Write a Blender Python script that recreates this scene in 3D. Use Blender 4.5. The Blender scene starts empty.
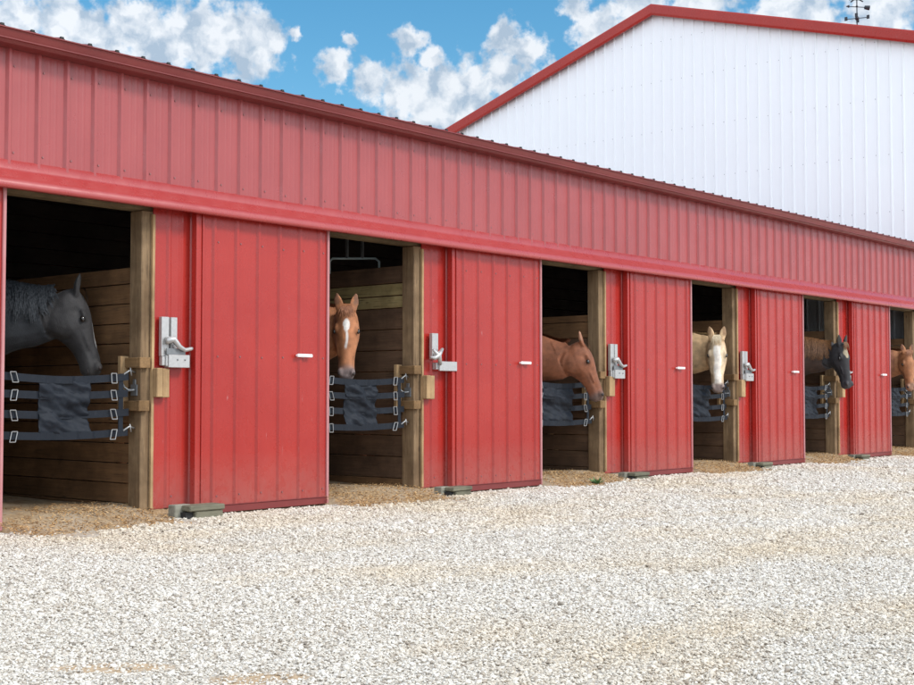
import bpy, bmesh, math, random
import numpy as np
from mathutils import Vector, Matrix, noise as mnoise
random.seed(7); rng = np.random.default_rng(11)
S = bpy.context.scene
COL = S.collection
BAY = 3.05
BAYS = list(range(-1, 6))

# ------------------------------------------------------------------ helpers
def link(o, parent=None):
    COL.objects.link(o)
    if parent is not None: o.parent = parent
    return o
def tag(o, label=None, cat=None, group=None, kind=None):
    if label: o['label'] = label
    if cat: o['category'] = cat
    if group: o['group'] = group
    if kind: o['kind'] = kind
    return o
def empty(name, loc=(0, 0, 0), rz=0):
    o = bpy.data.objects.new(name, None); o.location = loc; o.rotation_euler = (0, 0, rz)
    o.empty_display_size = .2
    return link(o)
def obj(name, bm, mats, parent=None, loc=(0, 0, 0), smooth=False, bev=0):
    me = bpy.data.meshes.new(name)
    if bev:
        bmesh.ops.bevel(bm, geom=[e for e in bm.edges if e.is_manifold and e.calc_face_angle(0) > .6],
                        offset=bev, segments=1, affect='EDGES', clamp_overlap=True)
    bmesh.ops.recalc_face_normals(bm, faces=bm.faces)
    bm.to_mesh(me); bm.free()
    if smooth: me.polygons.foreach_set('use_smooth', [True] * len(me.polygons))
    for m in (mats if isinstance(mats, (list, tuple)) else [mats]): me.materials.append(m)
    o = bpy.data.objects.new(name, me); o.location = loc
    return link(o, parent)
def BM(): return bmesh.new()
def box(bm, x0, x1, y0, y1, z0, z1, mi=0, rot=None):
    M = Matrix.Translation(((x0+x1)/2, (y0+y1)/2, (z0+z1)/2))
    if rot is not None: M = M @ rot
    M = M @ Matrix.Diagonal((x1-x0, y1-y0, z1-z0, 1))
    r = bmesh.ops.create_cube(bm, size=1, matrix=M)
    fs = set(f for v in r['verts'] for f in v.link_faces)
    for f in fs: f.material_index = mi
    return r['verts']
def prism(bm, prof, x0, x1, mi=0):
    """profile of (y,z) extruded along x, open strip"""
    a = [bm.verts.new((x0, y, z)) for y, z in prof]; b = [bm.verts.new((x1, y, z)) for y, z in prof]
    for i in range(len(prof)-1):
        f = bm.faces.new((a[i], a[i+1], b[i+1], b[i])); f.material_index = mi
def tube(bm, pts, r, n=8, caps=True):
    pts = [Vector(p) for p in pts]; rings = []
    for i, p in enumerate(pts):
        t = (pts[min(i+1, len(pts)-1)] - pts[max(i-1, 0)]).normalized()
        a = t.orthogonal().normalized() if i == 0 else (pa - t*pa.dot(t)).normalized()
        pa = a; b = t.cross(a); rr = r[i] if isinstance(r, (list, tuple)) else r
        rings.append([bm.verts.new(p + (a*math.cos(k*2*math.pi/n) + b*math.sin(k*2*math.pi/n))*rr) for k in range(n)])
    for i in range(len(rings)-1):
        for k in range(n): bm.faces.new((rings[i][k], rings[i][(k+1) % n], rings[i+1][(k+1) % n], rings[i+1][k]))
    if caps: bm.faces.new(rings[0][::-1]); bm.faces.new(rings[-1])
def loft(bm, rings):
    vs = [[bm.verts.new(p) for p in r] for r in rings]; n = len(vs[0])
    for i in range(len(vs)-1):
        for k in range(n): bm.faces.new((vs[i][k], vs[i][(k+1) % n], vs[i+1][(k+1) % n], vs[i+1][k]))
    bm.faces.new(vs[0][::-1]); bm.faces.new(vs[-1])
def ball(bm, M, sub=2):
    bmesh.ops.create_icosphere(bm, subdivisions=sub, radius=1, matrix=M)
def copy_tree(o, parent=None):
    c = o.copy(); COL.objects.link(c); c.parent = parent
    for ch in [k for k in o.children]:
        copy_tree(ch, c)
    return c

# ------------------------------------------------------------------ materials
class N:
    def __init__(s, name):
        s.m = bpy.data.materials.new(name); s.m.use_nodes = True; s.t = s.m.node_tree
        s.b = s.t.nodes['Principled BSDF']
    def n(s, ty, **kw):
        x = s.t.nodes.new(ty)
        for k, v in kw.items():
            if k[0] == '_': setattr(x, k[1:], v)
            else: x.inputs[k.replace('_', ' ')].default_value = v
        return x
    def l(s, a, b): s.t.links.new(a, b)
    def ramp(s, fac, stops):
        r = s.t.nodes.new('ShaderNodeValToRGB'); s.l(fac, r.inputs[0]); e = r.color_ramp.elements
        while len(e) > len(stops): e.remove(e[-1])
        while len(e) < len(stops): e.new(1)
        for q, (p, c) in zip(e, stops): q.position = p; q.color = (*c, 1) if len(c) == 3 else c
        return r.outputs[0]
    def mix(s, fac, a, b, mode='MIX'):
        x = s.t.nodes.new('ShaderNodeMix'); x.data_type = 'RGBA'; x.blend_type = mode
        for i, v in ((0, fac), (6, a), (7, b)):
            if hasattr(v, 'links'): s.l(v, x.inputs[i])
            else: x.inputs[i].default_value = v if i == 0 else ((*v, 1) if len(v) == 3 else v)
        return x.outputs[2]
    def pos(s, scale=(1, 1, 1), obj=False):
        if obj: c = s.n('ShaderNodeTexCoord').outputs['Object']
        else: c = s.n('ShaderNodeNewGeometry').outputs['Position']
        mp = s.n('ShaderNodeMapping'); mp.inputs['Scale'].default_value = scale; s.l(c, mp.inputs[0]); return mp.outputs[0]
    def noise(s, vec, scale, detail=4, rough=.5):
        x = s.n('ShaderNodeTexNoise', Scale=scale, Detail=detail, Roughness=rough); s.l(vec, x.inputs['Vector']); return x.outputs['Fac']
    def bump(s, h, strength, dist=.01):
        x = s.n('ShaderNodeBump', Strength=strength, Distance=dist); s.l(h, x.inputs['Height']); s.l(x.outputs[0], s.b.inputs['Normal'])
    def set(s, **kw):
        for k, v in kw.items():
            i = s.b.inputs[k.replace('_', ' ')]
            if hasattr(v, 'links'): s.l(v, i)
            else: i.default_value = (*v, 1) if isinstance(v, tuple) and len(v) == 3 else v
        return s.m

def steel(name, c, c2, rough=.34, spec=.5, scuff=True, coat=.0, dirt=(.30, .2, .17), runs=False):
    q = N(name); p = q.pos()
    f = q.noise(p, 1.3, 5, .6); base = q.mix(q.ramp(f, [(.35, (0, 0, 0)), (.65, (1, 1, 1))]), c, c2)
    # vertical run-off streaks and small scuffs
    st = q.noise(q.pos((22, 22, .7)), 1, 4, .6)
    base = q.mix(q.ramp(st, [(.52, (0, 0, 0)), (.8, (.14, .14, .14))]), base, tuple(x*.8 for x in c))
    if runs:
        z2 = q.n('ShaderNodeSeparateXYZ'); q.l(p, z2.inputs[0]); m2 = q.n('ShaderNodeMapRange'); q.l(z2.outputs[2], m2.inputs[0])
        m2.inputs[1].default_value = 3.12; m2.inputs[2].default_value = 3.38; m2.inputs[3].default_value = 0; m2.inputs[4].default_value = 1
        mm = q.n('ShaderNodeMath', _operation='MULTIPLY'); q.l(m2.outputs[0], mm.inputs[0]); q.l(q.ramp(q.noise(q.pos((30, 30, .25)), 1, 4, .6), [(.52, (0, 0, 0)), (.66, (.5, .5, .5))]), mm.inputs[1])
        base = q.mix(mm.outputs[0], base, (.22, .05, .045))
    if scuff:
        sc = q.noise(q.pos((9, 9, 2.2)), 2.2, 8, .72)
        base = q.mix(q.ramp(sc, [(.66, (0, 0, 0)), (.70, (.34, .34, .34))]), base, tuple(min(1, x*.6+.34) for x in c))
        sc2 = q.noise(q.pos((26, 26, 1.6)), 1.3, 5, .6)
        base = q.mix(q.ramp(sc2, [(.71, (0, 0, 0)), (.77, (.22, .22, .22))]), base, tuple(min(1, x*.6+.30) for x in c))
        # splashed dirt close to the ground
        z = q.n('ShaderNodeSeparateXYZ'); q.l(p, z.inputs[0])
        mr = q.n('ShaderNodeMapRange'); q.l(z.outputs[2], mr.inputs[0])
        mr.inputs[1].default_value = .05; mr.inputs[2].default_value = .55; mr.inputs[3].default_value = .65; mr.inputs[4].default_value = 0
        mu = q.n('ShaderNodeMath', _operation='MULTIPLY'); q.l(mr.outputs[0], mu.inputs[0]); q.l(q.noise(p, 14, 6, .7), mu.inputs[1])
        base = q.mix(mu.outputs[0], base, dirt)
    rr = q.ramp(q.noise(p, 7, 6, .65), [(.3, (rough-.06,)*3), (.7, (rough+.1,)*3)])
    h = q.noise(q.pos((1.6, 1.6, .8)), 2.2, 2, .4)
    q.bump(h, .5, .012)
    return q.set(Base_Color=base, Roughness=rr, Specular_IOR_Level=spec, Coat_Weight=coat, Coat_Roughness=.25)

M = {}
M['red'] = steel('red_painted_steel', (.35, .019, .014), (.39, .026, .018), .27, .5)
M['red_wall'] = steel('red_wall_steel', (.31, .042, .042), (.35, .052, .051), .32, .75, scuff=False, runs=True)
M['red_dark'] = steel('red_trim_steel', (.17, .026, .025), (.21, .034, .031), .42, .5, scuff=False)
M['red_trim'] = steel('track_cover_steel', (.34, .032, .030), (.37, .040, .037), .28, .9, scuff=False)
M['pink'] = steel('pale_edge_trim', (.50, .24, .24), (.45, .15, .15), .4, .5, scuff=False)  # pale pink trim for the right-hand door edge
M['white'] = steel('white_painted_steel', (.86, .90, .93), (.87, .91, .94), .5, .5, scuff=False)
def flat(name, c, rough=.5, metal=0, spec=.5, nz=.15, sc=30):
    q = N(name); f = q.noise(q.pos(obj=True), sc, 5, .6)
    base = q.mix(f, tuple(x*(1-nz) for x in c), tuple(min(1, x*(1+nz)) for x in c))
    q.bump(f, .25, .003)
    return q.set(Base_Color=base, Roughness=rough, Metallic=metal, Specular_IOR_Level=spec)
M['screw'] = flat('screw_head', (.28, .12, .12), .5, .3)
M['screw_w'] = flat('white_screw_head', (.42, .44, .47), .5, .3)
M['galv'] = flat('galvanised_steel', (.50, .49, .48), .42, .55, nz=.22, sc=40)
M['galv_dark'] = flat('weathered_steel', (.22, .23, .24), .5, .6, nz=.3, sc=40)
M['chrome'] = flat('buckle_steel', (.36, .36, .36), .35, .6, nz=.2)
M['whiteplastic'] = flat('white_handle', (.82, .81, .80), .4, nz=.04)
M['iron'] = flat('black_iron', (.03, .035, .045), .5, .3)
M['paletube'] = flat('pale_tube', (.40, .50, .52), .45, .2)
M['eye'] = flat('eye_dark', (.012, .008, .006), .08, spec=.8, nz=0)
M['nostril'] = flat('nostril_dark', (.03, .02, .018), .6, nz=0)
M['black'] = flat('matte_black', (.02, .02, .02), .7)  # plain black: shade in hollows, and the roof rib ends

def wood(name, c1, c2, axis='z', dark=(.06, .04, .025), rough=.8, green=None):
    q = N(name)
    sc = {'x': (1.2, 22, 22), 'y': (22, 1.2, 22), 'z': (22, 22, 1.2)}[axis]
    g = q.noise(q.pos(sc), 1.2, 8, .68)
    base = q.mix(q.ramp(g, [(.3, (0, 0, 0)), (.7, (1, 1, 1))]), c1, c2)
    sp = q.noise(q.pos(tuple(s*2.4 for s in sc)), 1.5, 4, .6)
    base = q.mix(q.ramp(sp, [(.56, (0, 0, 0)), (.70, (.7, .7, .7))]), base, dark)
    blot = q.noise(q.pos(), 3.2, 5, .6)
    base = q.mix(q.ramp(blot, [(.40, (0, 0, 0)), (.68, (.75, .75, .75))]), base, tuple(x*.5 for x in c1))
    v = q.n('ShaderNodeTexVoronoi', Scale=2.6); q.l(q.pos({'x': (.9, 3, 3), 'y': (3, .9, 3), 'z': (3, 3, .9)}[axis]), v.inputs['Vector'])
    base = q.mix(q.ramp(v.outputs['Distance'], [(.03, (.8, .8, .8)), (.085, (0, 0, 0))]), base, dark)
    q.bump(g, .7, .006)
    return q.set(Base_Color=base, Roughness=rough, Specular_IOR_Level=.25)
M['post'] = wood('weathered_post_wood', (.165, .10, .052), (.32, .22, .125), 'z')
M['beam'] = wood('beam_wood', (.16, .11, .06), (.25, .18, .10), 'x')
M['plank'] = wood('stall_plank_wood', (.15, .080, .038), (.25, .135, .062), 'y')
M['plank_dark'] = wood('dark_plank_wood', (.10, .058, .036), (.165, .098, .058), 'y')
M['plank_new'] = wood('treated_plank_wood', (.30, .23, .10), (.42, .34, .16), 'y')
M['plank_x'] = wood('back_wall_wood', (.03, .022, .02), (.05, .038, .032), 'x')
M['cleat'] = wood('cleat_wood', (.20, .115, .05), (.30, .18, .085), 'y')
M['fresh'] = wood('fresh_cut_wood', (.36, .22, .11), (.52, .36, .19), 'z', dark=(.35, .2, .1))
M['grey_wood'] = wood('grey_timber', (.20, .19, .15), (.33, .32, .26), 'x', dark=(.07, .07, .05))
M['green_wood'] = wood('mossy_timber', (.14, .135, .095), (.24, .225, .16), 'x', dark=(.05, .06, .04))

def fabric():
    q = N('navy_webbing'); w = q.n('ShaderNodeTexWave', Scale=110, Distortion=.6); q.l(q.pos(obj=True), w.inputs['Vector'])
    f = q.noise(q.pos(obj=True), 9, 5, .6)
    base = q.mix(f, (.004, .006, .010), (.011, .016, .026))
    base = q.mix(q.ramp(q.noise(q.pos(obj=True), 30, 6, .7), [(.56, (0, 0, 0)), (.75, (.25, .25, .25))]), base, (.06, .065, .075))
    q.bump(w.outputs['Fac'], .25, .002)
    return q.set(Base_Color=base, Roughness=.6, Specular_IOR_Level=.3)
M['nylon'] = fabric()
def coat():
    q = N('horse_coat'); a = q.n('ShaderNodeAttribute', _attribute_name='coat')
    f = q.noise(q.pos((1, 1, 1), True), 16, 6, .65)
    base = q.mix(.6, a.outputs['Color'], q.mix(q.ramp(f, [(.3, (.5, .5, .5)), (.7, (1.2, 1.2, 1.2))]), (0, 0, 0), (1, 1, 1)), 'MULTIPLY')
    h = q.noise(q.pos((60, 60, 18), True), 3, 4, .6); q.bump(h, .6, .004)
    return q.set(Base_Color=base, Roughness=.62, Specular_IOR_Level=.28, Sheen_Weight=.10, Sheen_Roughness=.4)
M['coat'] = coat()
def hair(name, c1, c2):
    q = N(name); f = q.noise(q.pos((8, 8, 3), True), 14, 4, .6)
    return q.set(Base_Color=q.mix(q.ramp(f, [(.35, (0, 0, 0)), (.65, (1, 1, 1))]), c1, c2), Roughness=.5, Specular_IOR_Level=.4)

def gravel_ground():
    q = N('crushed_limestone'); p = q.pos()
    v = q.n('ShaderNodeTexVoronoi', Scale=46, Randomness=1); q.l(p, v.inputs['Vector'])
    hs = q.n('ShaderNodeSeparateColor'); q.l(v.outputs['Color'], hs.inputs[0])
    st = q.ramp(hs.outputs[0], [(0, (.36, .32, .27)), (.2, (.54, .49, .42)), (.55, (.62, .58, .52)), (1, (.74, .72, .67))])
    edge = q.ramp(v.outputs['Distance'], [(.3, (1, 1, 1)), (.75, (.8, .77, .72))])
    base = q.mix(1, st, edge, 'MULTIPLY')
    pt = q.noise(q.pos((.5, 1.1, 1)), 1.3, 6, .62)
    base = q.mix(q.ramp(pt, [(.48, (0, 0, 0)), (.66, (.75, .75, .75))]), base, (.46, .36, .25))
    for bx_, by_, ba, bb in ((-1.72, -4.58, .20, .12), (-1.95, -4.05, .26, .10)):
        mp = q.n('ShaderNodeMapping'); mp.vector_type = 'TEXTURE'; mp.inputs['Location'].default_value = (bx_, by_, 0); mp.inputs['Rotation'].default_value = (0, 0, -.765); mp.inputs['Scale'].default_value = (ba, bb, 5)
        q.l(p, mp.inputs[0]); le = q.n('ShaderNodeVectorMath', _operation='LENGTH'); q.l(mp.outputs[0], le.inputs[0])
        base = q.mix(q.ramp(le.outputs['Value'], [(.7, (.85, .85, .85)), (1.0, (0, 0, 0))]), base, (.50, .36, .22))
    h = q.ramp(v.outputs['Distance'], [(0, (1, 1, 1)), (.8, (0, 0, 0))])
    q.bump(h, .6, .010)
    return q.set(Base_Color=base, Roughness=.95, Specular_IOR_Level=.2)
M['ground'] = gravel_ground()
def stones():
    q = N('limestone_chips'); oi = q.n('ShaderNodeObjectInfo'); p = q.pos()
    a = q.n('ShaderNodeAttribute', _attribute_name='tint', _attribute_type='INSTANCER')
    c = q.ramp(a.outputs['Fac'], [(0, (.17, .14, .11)), (.03, (.38, .33, .27)), (.12, (.53, .48, .41)), (.34, (.62, .575, .50)),
                                  (.66, (.68, .64, .57)), (1, (.77, .745, .69))])
    pt = q.noise(q.pos((.30, .50, 1)), 1.25, 5, .62)
    tan = q.mix(1, c, (.97, .87, .72), 'MULTIPLY')
    c = q.mix(q.ramp(pt, [(.46, (0, 0, 0)), (.66, (.85, .85, .85))]), c, tan)
    f = q.noise(p, 120, 3, .6); c = q.mix(q.ramp(f, [(.35, (.0, .0, .0)), (.8, (.3, .3, .3))]), c, (.5, .46, .42))
    return q.set(Base_Color=c, Roughness=.85, Specular_IOR_Level=.25)
M['stones'] = stones()
def bedding():
    q = N('dusty_bedding'); p = q.pos(); f = q.noise(p, 26, 8, .7); g = q.noise(p, 3, 4, .6)
    c = q.mix(q.ramp(f, [(.35, (0, 0, 0)), (.65, (1, 1, 1))]), (.24, .15, .08), (.50, .35, .20))
    c = q.mix(q.ramp(g, [(.4, (0, 0, 0)), (.7, (.8, .8, .8))]), c, (.46, .37, .27))
    q.bump(f, .9, .012)
    return q.set(Base_Color=c, Roughness=.95, Specular_IOR_Level=.15)
M['bed'] = bedding()
def chipm():
    q = N('bedding_chips'); a = q.n('ShaderNodeAttribute', _attribute_name='tint', _attribute_type='INSTANCER')
    return q.set(Base_Color=q.ramp(a.outputs['Fac'], [(0, (.20, .11, .05)), (.5, (.46, .26, .10)), (1, (.70, .48, .25))]), Roughness=.9)
M['chips'] = chipm()
def leafm():
    q = N('weed_leaf'); return q.set(Base_Color=(.07, .16, .04), Roughness=.6)
M['leaf'] = leafm()

# ------------------------------------------------------------------ steel panels
RIB = .2286
def rib_profile(x0, x1, phase, h=.019, mh=.0016):
    if h < .0185: mh = .0005
    """(x, depth) points of a ribbed sheet from x0 to x1"""
    pts = [(x0, 0)]
    k = math.ceil((x0 - phase)/RIB - .5)
    while True:
        c = phase + k*RIB
        if c - .03 > x1: break
        for dx, d in ((-.026, 0), (-.010, h), (.010, h), (.026, 0), (.075, 0), (.083, mh), (.093, mh), (.101, 0), (.128, 0), (.136, mh), (.146, mh), (.154, 0)):
            x = c + dx
            if x0 + .004 < x < x1 - .004: pts.append((x, d))
        k += 1
    pts.append((x1, 0)); return pts
def sheet(bm, x0, x1, z0, z1, y, phase=0, h=.019, fn=None, rows=(), mi_s=1, lap=True, seam0=0):
    P = rib_profile(x0, x1, phase, h)
    fn = fn or (lambda x, d, z: (x, y - d, z))
    a = [bm.verts.new(fn(x, d, z0(x) if callable(z0) else z0)) for x, d in P]
    b = [bm.verts.new(fn(x, d, z1(x) if callable(z1) else z1)) for x, d in P]
    for i in range(len(P)-1): bm.faces.new((a[i], a[i+1], b[i+1], b[i]))
    for zr in rows:
        k = math.ceil((x0 - phase)/RIB)
        while phase + k*RIB < x1 - .04:
            xx = phase + k*RIB + .042
            if (z1(xx) if callable(z1) else z1) > zr + .03:
                zz = zr + random.uniform(-.006, .006)
                ring = []
                for j in range(6):
                    an = j*math.pi/3
                    ring.append(bm.verts.new(fn(xx + .007*math.cos(an), .005, zz + .007*math.sin(an))))
                f = bm.faces.new(ring); f.material_index = mi_s
                bas = [bm.verts.new(fn(xx + .009*math.cos(j*math.pi/3), .0005, zz + .009*math.sin(j*math.pi/3))) for j in range(6)]
                for j in range(6):
                    f = bm.faces.new((bas[j], bas[(j+1) % 6], ring[(j+1) % 6], ring[j])); f.material_index = mi_s
            k += 1

# ------------------------------------------------------------------ ground
def gz(x, y):
    t = min(1, max(0, (y + 3.2)/3.0)); t = t*t*(3-2*t)
    return .06*t + .018*mnoise.noise(Vector((x*.45, y*.8, 0)))*(1 if y < -.6 else .4)
def grid_axis(lo, hi, near_lo, near_hi, step, big):
    a = list(np.arange(near_lo, near_hi + 1e-6, step)); x = near_lo; s = step
    while x > lo: s *= big; x -= s; a.insert(0, x)
    x = near_hi; s = step
    while x < hi: s *= big; x += s; a.append(x)
    return a
xs = grid_axis(-400, 600, -8, 24, .25, 1.5); ys = grid_axis(-500, 500, -9, 6, .25, 1.5)
bm = BM(); G = [[bm.verts.new((x, y, gz(x, y) if abs(x) < 60 and abs(y) < 40 else 0)) for y in ys] for x in xs]
for i in range(len(xs)-1):
    for j in range(len(ys)-1): bm.faces.new((G[i][j], G[i+1][j], G[i+1][j+1], G[i][j+1]))
tag(obj('ground', bm, M['ground'], smooth=True), 'pale crushed limestone yard in front of the red stable', kind='structure')

def scatter(name, pts, scl, tint, mat, kind, label, flatz=.52, variants=5, sub=1, chip=False):
    me = bpy.data.meshes.new(name); n = len(pts)
    me.vertices.add(n); me.vertices.foreach_set('co', np.asarray(pts, dtype=np.float32).ravel())
    a = me.attributes.new('s', 'FLOAT', 'POINT'); a.data.foreach_set('value', np.asarray(scl, dtype=np.float32))
    a = me.attributes.new('tint0', 'FLOAT', 'POINT'); a.data.foreach_set('value', np.asarray(tint, dtype=np.float32))
    rt = rng.uniform(-1, 1, (n, 3))*np.array([.6, .6, math.pi])
    a = me.attributes.new('r', 'FLOAT_VECTOR', 'POINT'); a.data.foreach_set('vector', rt.astype(np.float32).ravel())
    me.materials.append(mat)
    o = link(bpy.data.objects.new(name, me)); tag(o, label, kind=kind)
    g = bpy.data.node_groups.new(name + '_nodes', 'GeometryNodeTree')
    g.interface.new_socket('Geometry', in_out='INPUT', socket_type='NodeSocketGeometry')
    g.interface.new_socket('Geometry', in_out='OUTPUT', socket_type='NodeSocketGeometry')
    nn = g.nodes.new; L = g.links.new
    gi = nn('NodeGroupInput'); go = nn('NodeGroupOutput')
    jn = nn('GeometryNodeJoinGeometry')
    for v in range(variants):
        ic = nn('GeometryNodeMeshIcoSphere'); ic.inputs['Radius'].default_value = 1; ic.inputs['Subdivisions'].default_value = sub
        nz = nn('ShaderNodeTexNoise'); nz.inputs['Scale'].default_value = .8; nz.inputs['Detail'].default_value = 2
        pz = nn('GeometryNodeInputPosition'); ad = nn('ShaderNodeVectorMath'); ad.operation = 'ADD'; ad.inputs[1].default_value = (v*7.3, v*3.1, v*1.7)
        L(pz.outputs[0], ad.inputs[0]); L(ad.outputs[0], nz.inputs['Vector'])
        sb = nn('ShaderNodeVectorMath'); sb.operation = 'SUBTRACT'; sb.inputs[1].default_value = (.5, .5, .5); L(nz.outputs['Color'], sb.inputs[0])
        ml = nn('ShaderNodeVectorMath'); ml.operation = 'SCALE'; ml.inputs['Scale'].default_value = 1.9; L(sb.outputs[0], ml.inputs[0])
        sp = nn('GeometryNodeSetPosition'); L(ic.outputs[0], sp.inputs[0]); L(ml.outputs[0], sp.inputs['Offset'])
        tf = nn('GeometryNodeTransform'); L(sp.outputs[0], tf.inputs[0])
        tf.inputs['Scale'].default_value = (1.6, .5, .22) if chip else (1, .8 + .06*v, flatz)
        sm = nn('GeometryNodeSetMaterial'); sm.inputs['Material'].default_value = mat; L(tf.outputs[0], sm.inputs[0])
        gi2 = nn('GeometryNodeGeometryToInstance'); L(sm.outputs[0], gi2.inputs[0]); L(gi2.outputs[0], jn.inputs[0])
    ip = nn('GeometryNodeInstanceOnPoints'); ip.inputs['Pick Instance'].default_value = True
    def attr(nm, ty):
        x = nn('GeometryNodeInputNamedAttribute'); x.data_type = ty; x.inputs['Name'].default_value = nm; return x.outputs[0]
    L(gi.outputs[0], ip.inputs['Points']); L(jn.outputs[0], ip.inputs['Instance'])
    rv = nn('FunctionNodeRandomValue'); rv.data_type = 'INT'; rv.inputs[4].default_value = 0; rv.inputs[5].default_value = variants-1
    L(rv.outputs[2], ip.inputs['Instance Index'])
    er = nn('FunctionNodeEulerToRotation'); L(attr('r', 'FLOAT_VECTOR'), er.inputs[0]); L(er.outputs[0], ip.inputs['Rotation'])
    L(attr('s', 'FLOAT'), ip.inputs['Scale'])
    st = nn('GeometryNodeStoreNamedAttribute'); st.data_type = 'FLOAT'; st.domain = 'INSTANCE'; st.inputs['Name'].default_value = 'tint'
    L(ip.outputs[0], st.inputs['Geometry']); L(attr('tint0', 'FLOAT'), st.inputs['Value'])
    L(st.outputs[0], go.inputs[0])
    md = o.modifiers.new('scatter', 'NODES'); md.node_group = g
    return o
# crushed stone: dense near the viewpoint, thinner far off
CX, CY = -4.77, -8.07
def gzv(x, y):
    t = np.clip((y + 3.2)/3.0, 0, 1); t = t*t*(3-2*t); return .06*t
P = []; SC = []
for r0, r1, dens, rad in ((2.6, 6, 9600, .0061), (6, 9, 5800, .0074), (9, 13, 2900, .0100), (13, 18, 1500, .0130), (18, 34, 640, .018)):
    area = .5*(r1*r1 - r0*r0)*1.02; n = int(area*dens)
    rr = np.sqrt(rng.uniform(r0*r0, r1*r1, n)); an = math.radians(40.3) + rng.uniform(-.51, .51, n)
    x = CX + rr*np.cos(an); y = CY + rr*np.sin(an)
    edge = -.03 - .12*rng.random(n)**2
    k = (y < edge); x, y = x[k], y[k]; n = len(x)
    P.append(np.stack([x, y, np.array([gz(a, b) for a, b in zip(x, y)]) + rng.uniform(-.004, .008, n)], 1))
    SC.append(rad*rng.lognormal(0, .32, n))
P = np.concatenate(P); SC = np.clip(np.concatenate(SC), .004, .034)
# thin out the stone where bedding has been dragged out of the stalls
rel = np.mod(P[:, 0], BAY); inb = (rel > -.2) & (rel < 1.35) & (P[:, 1] > -.42 - .18*np.sin(P[:, 0]*5.1) + .1*np.cos(P[:, 0]*13))
keep = ~inb | (rng.random(len(P)) < .10)
BARE = [(-1.72, -4.58, .20, .12), (-1.95, -4.05, .26, .10)]
for bx_, by_, ba, bb in BARE:
    dd_ = np.sqrt((((P[:, 0]-bx_)*.72 + (P[:, 1]-by_)*-.69)/ba)**2 + (((P[:, 0]-bx_)*.69 + (P[:, 1]-by_)*.72)/bb)**2) + rng.normal(0, .16, len(P))
    keep &= ~((dd_ < 1) & (rng.random(len(P)) < .72))
P, SC = P[keep], SC[keep]
scatter('gravel', P, SC, rng.random(len(P)), M['stones'], 'stuff', 'loose white and grey limestone chips covering the yard')

# bedding spilling from each stall
for k in BAYS:
    bm = BM(); x0 = k*BAY - 1.83; x1 = k*BAY + 1.19
    gx = np.linspace(x0, x1, 46); gy = [-.62, -.5, -.4, -.3, -.2, -.1, 0, .1, .2, .32, .5, .8, 1.3, 2.2, 3.75]
    V = []
    for x in gx:
        row = []
        for y in gy:
            r_ = (x - k*BAY)
            base = .155 + .03*mnoise.noise(Vector((x*1.5, y*1.5, 3)))
            t = min(1, max(0, (y + .56)/.85)); t = t*t*(3-2*t)
            side = 1 if y > .09 else max(0, min(1, (r_ + .02)/.12))
            z = gz(x, y) - .02 + (base - gz(x, y) + .02)*t*side + .012*mnoise.noise(Vector((x*9, y*9, 1)))
            row.append(bm.verts.new((x, y, z)))
        V.append(row)
    for i in range(len(gx)-1):
        for j in range(len(gy)-1): bm.faces.new((V[i][j], V[i+1][j], V[i+1][j+1], V[i][j+1]))
    tag(obj('stall_floor', bm, M['bed'], smooth=True), 'brown sawdust and dirt floor of a stall, spilling onto the gravel', kind='structure')
CP = []; CS = []
for k in BAYS:
    n = 2600; x = k*BAY + rng.uniform(-.05, 1.25, n); y = rng.triangular(-.62, -.25, .8, n)
    base = .155 + 0*x; t = np.clip((y + .56)/.85, 0, 1); t = t*t*(3-2*t)
    z = .045 + (base - .045)*t + .004
    CP.append(np.stack([x, y, z + rng.uniform(-.012, .012, n)], 1)); CS.append(rng.uniform(.004, .011, n))
scatter('bedding_chips', np.concatenate(CP), np.concatenate(CS), rng.random(sum(len(c) for c in CP)), M['chips'], 'stuff',
        'golden wood shavings scattered in the stall doorways', chip=True, variants=3)

# ------------------------------------------------------------------ stable (long low red building)
stable = tag(empty('stable', (0, 0, 0)), 'long low red metal horse stable with open sliding stall doors', 'stable')
X0, X1 = -9.15, 17.24
YU = .05
# upper wall
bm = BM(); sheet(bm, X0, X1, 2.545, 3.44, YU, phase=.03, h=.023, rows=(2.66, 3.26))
k = -9
while .03 + k*RIB*4 < X1 - .6:
    xx = .495 + k*RIB*4
    if xx > X0 + .1: box(bm, xx - .0035, xx + .0035, YU - .0045, YU - .001, 2.56, 3.40, 2)
    k += 1
k = -40
while .03 + k*RIB < X1:          # black boxes give the shade inside open rib ends above the flashing
    xx = .03 + k*RIB
    if xx > X0: box(bm, xx - .022, xx + .022, YU-.021, YU-.003, 2.5445, 2.5505, 3)
    k += 1
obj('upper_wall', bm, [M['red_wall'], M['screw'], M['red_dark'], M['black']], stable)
bm = BM(); box(bm, X0, X1, YU+.012, YU+.05, 2.44, 3.42); obj('wall_girt', bm, M['beam'], stable)
# track cover: sloping flashing with a rounded nose
def wob(x): return .006*mnoise.noise(Vector((x*.5, 0, 5)))
prof = [(YU+.01, 2.61), (YU-.022, 2.60), (YU-.026, 2.545), (YU-.05, 2.52), (-.035, 2.49), (-.060, 2.474), (-.082, 2.456), (-.096, 2.436), (-.102, 2.415), (-.100, 2.398), (-.092, 2.388), (-.075, 2.386), (-.07, 2.40), (.04, 2.44)]
bm = BM(); nx = 60; rows = []
for i in range(nx+1):
    x = X0 + (X1-X0)*i/nx
    rows.append([bm.verts.new((x, y + (wob(x+3) if y < .04 else 0), z + wob(x))) for y, z in prof])
for i in range(nx):
    for j in range(len(prof)-1): bm.faces.new((rows[i][j], rows[i+1][j], rows[i+1][j+1], rows[i][j+1]))
obj('track_cover', bm, M['red_trim'], stable, smooth=True)
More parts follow.
